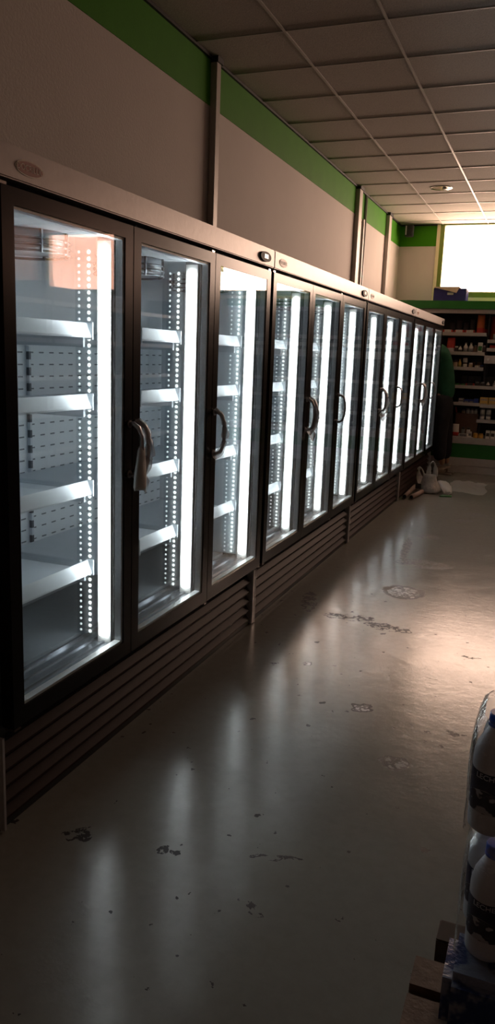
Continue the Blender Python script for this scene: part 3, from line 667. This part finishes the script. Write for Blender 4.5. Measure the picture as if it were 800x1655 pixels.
# crumpled film behind, leaning
def crumple(name, label, pts, r, m, seed, cat='plastic film', flat=.4):
    mb = MB().tube(pts, r, 12, flat=flat); rr = random.Random(seed)
    bmesh.ops.subdivide_edges(mb.bm, edges=mb.bm.edges[:], cuts=1, use_grid_fill=True)
    mb.jitter(.007, seed)
    lo = min(v.co.z for v in mb.bm.verts)
    for v in mb.bm.verts: v.co.z += .001-lo
    return tag(mb.build(name, m), label, cat)
crumple('plastic_sleeve', 'greyish plastic sleeve leaning upright left of the white carrier bag', [(.09,9.28,.02),(.05,9.30,.10),(.02,9.32,.18),(.015,9.33,.25)], [.07,.055,.03,.010], CLEARW, 5)
crumple('plastic_sleeve', 'pale crumpled plastic sleeve lying right of the white carrier bag', [(.41,9.02,.03),(.37,9.15,.08),(.31,9.28,.10),(.27,9.45,.08),(.25,9.6,.03)], [.045,.065,.07,.06,.03], WRAP, 6)
tag(MB().prism([(.34,8.86,.001),(.47,8.91,.001),(.455,8.99,.001),(.36,8.96,.001)], (0,0,.010)).jitter(.002,4).build('green_wrapper', mat('green wrapper', (.05,.22,.05), .4, build=speckle(.1, 30))),
    'small green wrapper on the floor in front of the pale plastic sleeve', 'wrapper')
# clear sheet flat on the floor
fm = MB(); nx, ny = 18, 14; grid = []
for i in range(nx):
    row = []
    for j in range(ny):
        u, v = i/(nx-1), j/(ny-1); r0 = random.Random(i*31+j)
        row.append(fm.bm.verts.new((.36+.42*u+.03*math.sin(v*6), 9.25+.85*v+.05*math.sin(u*5), .004+.016*abs(math.sin(u*9+v*7))*abs(math.sin(v*11))+r0.uniform(0,.006))))
    grid.append(row)
for i in range(nx-1):
    for j in range(ny-1): fm.bm.faces.new((grid[i][j], grid[i+1][j], grid[i+1][j+1], grid[i][j+1])).smooth = True
FILMF = mat('thin hazy sheet', (.60,.57,.53), .3, spec=.7); wrap_b(FILMF, .42)
tag(fm.build('plastic_sheet', FILMF), 'clear plastic sheet spread flat on the floor right of the carrier bag', 'plastic sheet')
TUBEM = mat('pinkish cardboard', (.36,.26,.24), .7, build=speckle(.08, 20))
for k, (a, b, lab) in enumerate((((.010,8.50),(-.005,9.30),'left pinkish cardboard tube on the floor beside the fridge grille'),((.085,8.50),(.13,8.95),'shorter right pinkish cardboard tube in front of the white bag'))):
    d = (Vector((*b,0))-Vector((*a,0))); tube = MB().tube([(*a,.027),(*((Vector(a)+Vector(b))/2),.027),(*b,.027)], .025, 14).build('cardboard_tube', TUBEM); tag(tube, lab, 'cardboard tube', 'cardboard tubes on the floor')
    n = d.normalized(); c = Vector((*a,.027)) - n*.0015
    MB().tube([tuple(c), tuple(c+n*.001)], .019, 12).build('tube_end_shade', BLACK, tube)  # black disc for the shaded hollow; the tube end is closed

# ------------------------------------------------------------------ milk packs at the right foreground
WOOD = mat('rough wood', (.12,.07,.04), .75, build=speckle(.25, 25, .002, 50))
pal = thing('wooden_pallet', 'low wooden pallet on the floor under the milk packs', 'pallet', (1.66, 1.30, 0))
for k, y in enumerate((-.33,-.16,.01,.18,.30)): MB().box(-.39,.39,y-.045,y+.045,.108,.13).build('deck_board', WOOD, pal)
for x in (-.345,0,.345): MB().box(x-.045,x+.045,-.37,.34,.02,.108).build('stringer', WOOD, pal)
for x in (-.345,.345): MB().box(x-.045,x+.045,-.37,.34,.0,.02).build('bottom_board', WOOD, pal)
DCARD = mat('dark brown cardboard', (.07,.045,.03), .75, build=speckle(.12, 20))
db = thing('cardboard_box', 'dark brown cardboard box on the floor behind the milk packs', 'box', (1.375, 1.77, 0))
MB().box(-.07,.11,-.04,.04,0,.118, bev=.003).build('box_body', DCARD, db)
MB().prism([(-.07,-.04,.119),(.11,-.04,.119),(.115,.02,.126),(-.065,.02,.126)], (0,0,.003)).build('box_flap', DCARD, db)
MILKB = mat('bottle white plastic', (.74,.74,.78), .35, spec=.6, build=speckle(.03, 10)); NAVY = mat('navy printed label', (.012,.014,.06), .4, build=speckle(.1, 30)); CAPB = mat('blue cap', (.015,.09,.55), .3)
PALE = mat('pale label print', (.75,.77,.85), .4)
def cow_b(nt, b):
    n = noise(nt, coords(nt), 42, 2, .4); nt.links.new(ramp(nt, n, [(.49,(.02,.02,.05)),(.52,(.55,.55,.60))]), b.inputs['Base Color'])
COW = mat('dark and pale blotched print', (.3,.3,.3), .4, build=cow_b)
def bottle(x, y, z, label):
    t = thing('milk_bottle', label, 'bottle', (x, y, z), 'milk bottles wrapped in packs', math.radians(-112))
    R0 = .045; seg = 40
    b = MB().lathe([(.038,0),(.044,.006),(R0,.02),(R0,.165),(.044,.180),(.039,.200),(.030,.220),(.021,.236),(.017,.243),(.017,.250)], seg=seg).build('bottle_body', MILKB, t)
    def band(name, z0f, z1f, a0, a1, m, r=R0+.0006, par=b):
        mb = MB(); n = 26; lo = []; hi = []
        for k in range(n+1):
            a = a0+(a1-a0)*k/n; lo.append(mb.bm.verts.new((r*math.cos(a), r*math.sin(a), z0f(k/n)))); hi.append(mb.bm.verts.new((r*math.cos(a), r*math.sin(a), z1f(k/n))))
        for k in range(n): mb.bm.faces.new((lo[k], lo[k+1], hi[k+1], hi[k])).smooth = True
        return mb.build(name, m, par)
    band('label_band', lambda u: .094+.012*math.cos(u*12.56), lambda u: .150+.004*math.cos(u*6.28), -math.pi, math.pi, NAVY)
    band('cow_print', lambda u: .052, lambda u: .094+.0115*math.cos(u*12.56), -math.pi, math.pi, COW)
    me = text_mesh('LECHE', .0165, .0003)
    for v in me.vertices:
        a = v.co.x/R0+.10; zz = v.co.y+.137; rr = R0+.0010+v.co.z; v.co = Vector((rr*math.cos(a), rr*math.sin(a), zz))
    me.materials.clear(); me.materials.append(PALE)
    lo = bpy.data.objects.new('label_lettering', me); COL.objects.link(lo); lo.parent = b
    c = MB().lathe([(.0205,.250),(.0215,.252),(.0215,.268),(.020,.272)], seg=24).lathe([(.0225,.243),(.0225,.249)], seg=24)
    c.build('bottle_cap', CAPB, t)
    return t
BZ1, BZ2 = .562, .275
proto = bottle(1.402, 1.55, BZ1, 'front left milk bottle with blue cap in the upper wrapped pack')
proto.scale = (1,1,.93)
def cb2(x, y, z, label): c = copy_tree(proto); c.location = (x, y, z); c['label'] = label
cb2(1.495, 1.55, BZ1, 'second milk bottle from the left in the front row of the upper pack')
cb2(1.402+.01, 1.645, BZ1, 'milk bottle directly behind the front left bottle of the upper pack')
cb2(1.505, 1.645, BZ1, 'rear milk bottle at the right of the upper wrapped pack')
cb2(1.422, 1.55, BZ2, 'front left milk bottle with blue cap in the lower wrapped pack')
cb2(1.515, 1.55, BZ2, 'second milk bottle from the left in the front row of the lower pack')
cb2(1.408, 1.65, BZ2, 'milk bottle directly behind the front left bottle of the lower pack')
cb2(1.512, 1.648, BZ2, 'rear milk bottle at the right of the lower wrapped pack')
def film(x0, x1, y0, y1, z0, z1, label, seed):
    mb = MB(); rows = []; n = 32; rr = random.Random(seed)
    for t, sc in ((0,1),(.1,1.0),(.25,1),(.45,1),(.65,1),(.8,.98),(.93,.90),(.985,.80)):
        row = []
        for k in range(n):
            a = 2*math.pi*k/n; ca, sa = math.cos(a), math.sin(a); p = .28
            x = (x0+x1)/2 + (x1-x0)/2*sc*math.copysign(abs(ca)**p, ca); y = (y0+y1)/2 + (y1-y0)/2*sc*math.copysign(abs(sa)**p, sa)
            row.append(mb.bm.verts.new((x+rr.uniform(0,.003)*math.copysign(1,ca), y+rr.uniform(0,.003)*math.copysign(1,sa), z0+(z1-z0)*t)))
        rows.append(row)
    for a, b in zip(rows, rows[1:]):
        for k in range(n): mb.bm.faces.new((a[k], a[(k+1)%n], b[(k+1)%n], b[k])).smooth = True
    o = mb.build('shrink_film', FILM); return tag(o, label, 'plastic film', 'shrink film around the milk packs')
film(1.352, 1.560, 1.500, 1.700, BZ1, .812, 'clear shrink film around the upper pack of milk bottles', 1)
film(1.358, 1.568, 1.500, 1.702, BZ2, .541, 'clear shrink film around the lower pack of milk bottles', 2)
BLUEP = mat('blue and white film pack', (.05,.08,.22), .3)
def bp_b(nt, b):
    n = noise(nt, coords(nt), 16, 3); nt.links.new(ramp(nt, n, [(.48,(.03,.055,.17)),(.56,(.22,.25,.34))]), b.inputs['Base Color']); bump(nt, b, noise(nt, coords(nt), 30, 4), .006)
bp_b(BLUEP.node_tree, BLUEP.node_tree.nodes['Principled BSDF'])
tag(MB().box(1.345, 1.60, 1.44, 1.72-.12+.0, .1305, .2735, bev=.02).build('wrapped_pack', BLUEP), 'blue and white film wrapped pack lying under the lower milk bottles', 'wrapped pack')

# ------------------------------------------------------------------ aisle shelving right of the camera (seen in the glass reflections)
gs = thing('aisle_shelving', 'tall dark aisle shelving facing the fridges, seen in their glass', 'shelving unit', (3.4, 5.0, 0))
MB().box(-.02,.02,-3.9,3.9,0,2.1).build('back_panel', DARKB, gs)
MB().box(-.42,.42,-3.9,3.9,0,.12).build('base', DARKB, gs)
for z in (.5,.85,1.2,1.55,1.9):
    q = MB().box(-.38,-.02,-3.9,3.9,z,z+.02).box(.02,.38,-3.9,3.9,z,z+.02).build('shelf', DARKB, gs); MB().box(-.392,-.38,-3.9,3.9,z-.015,z+.025).build('shelf_edge', GREYR, q)
for y in (-3.9,-1.3,1.3,3.86): MB().box(-.40,.40,y,y+.04,.12,2.1).build('upright', DARKB, gs)
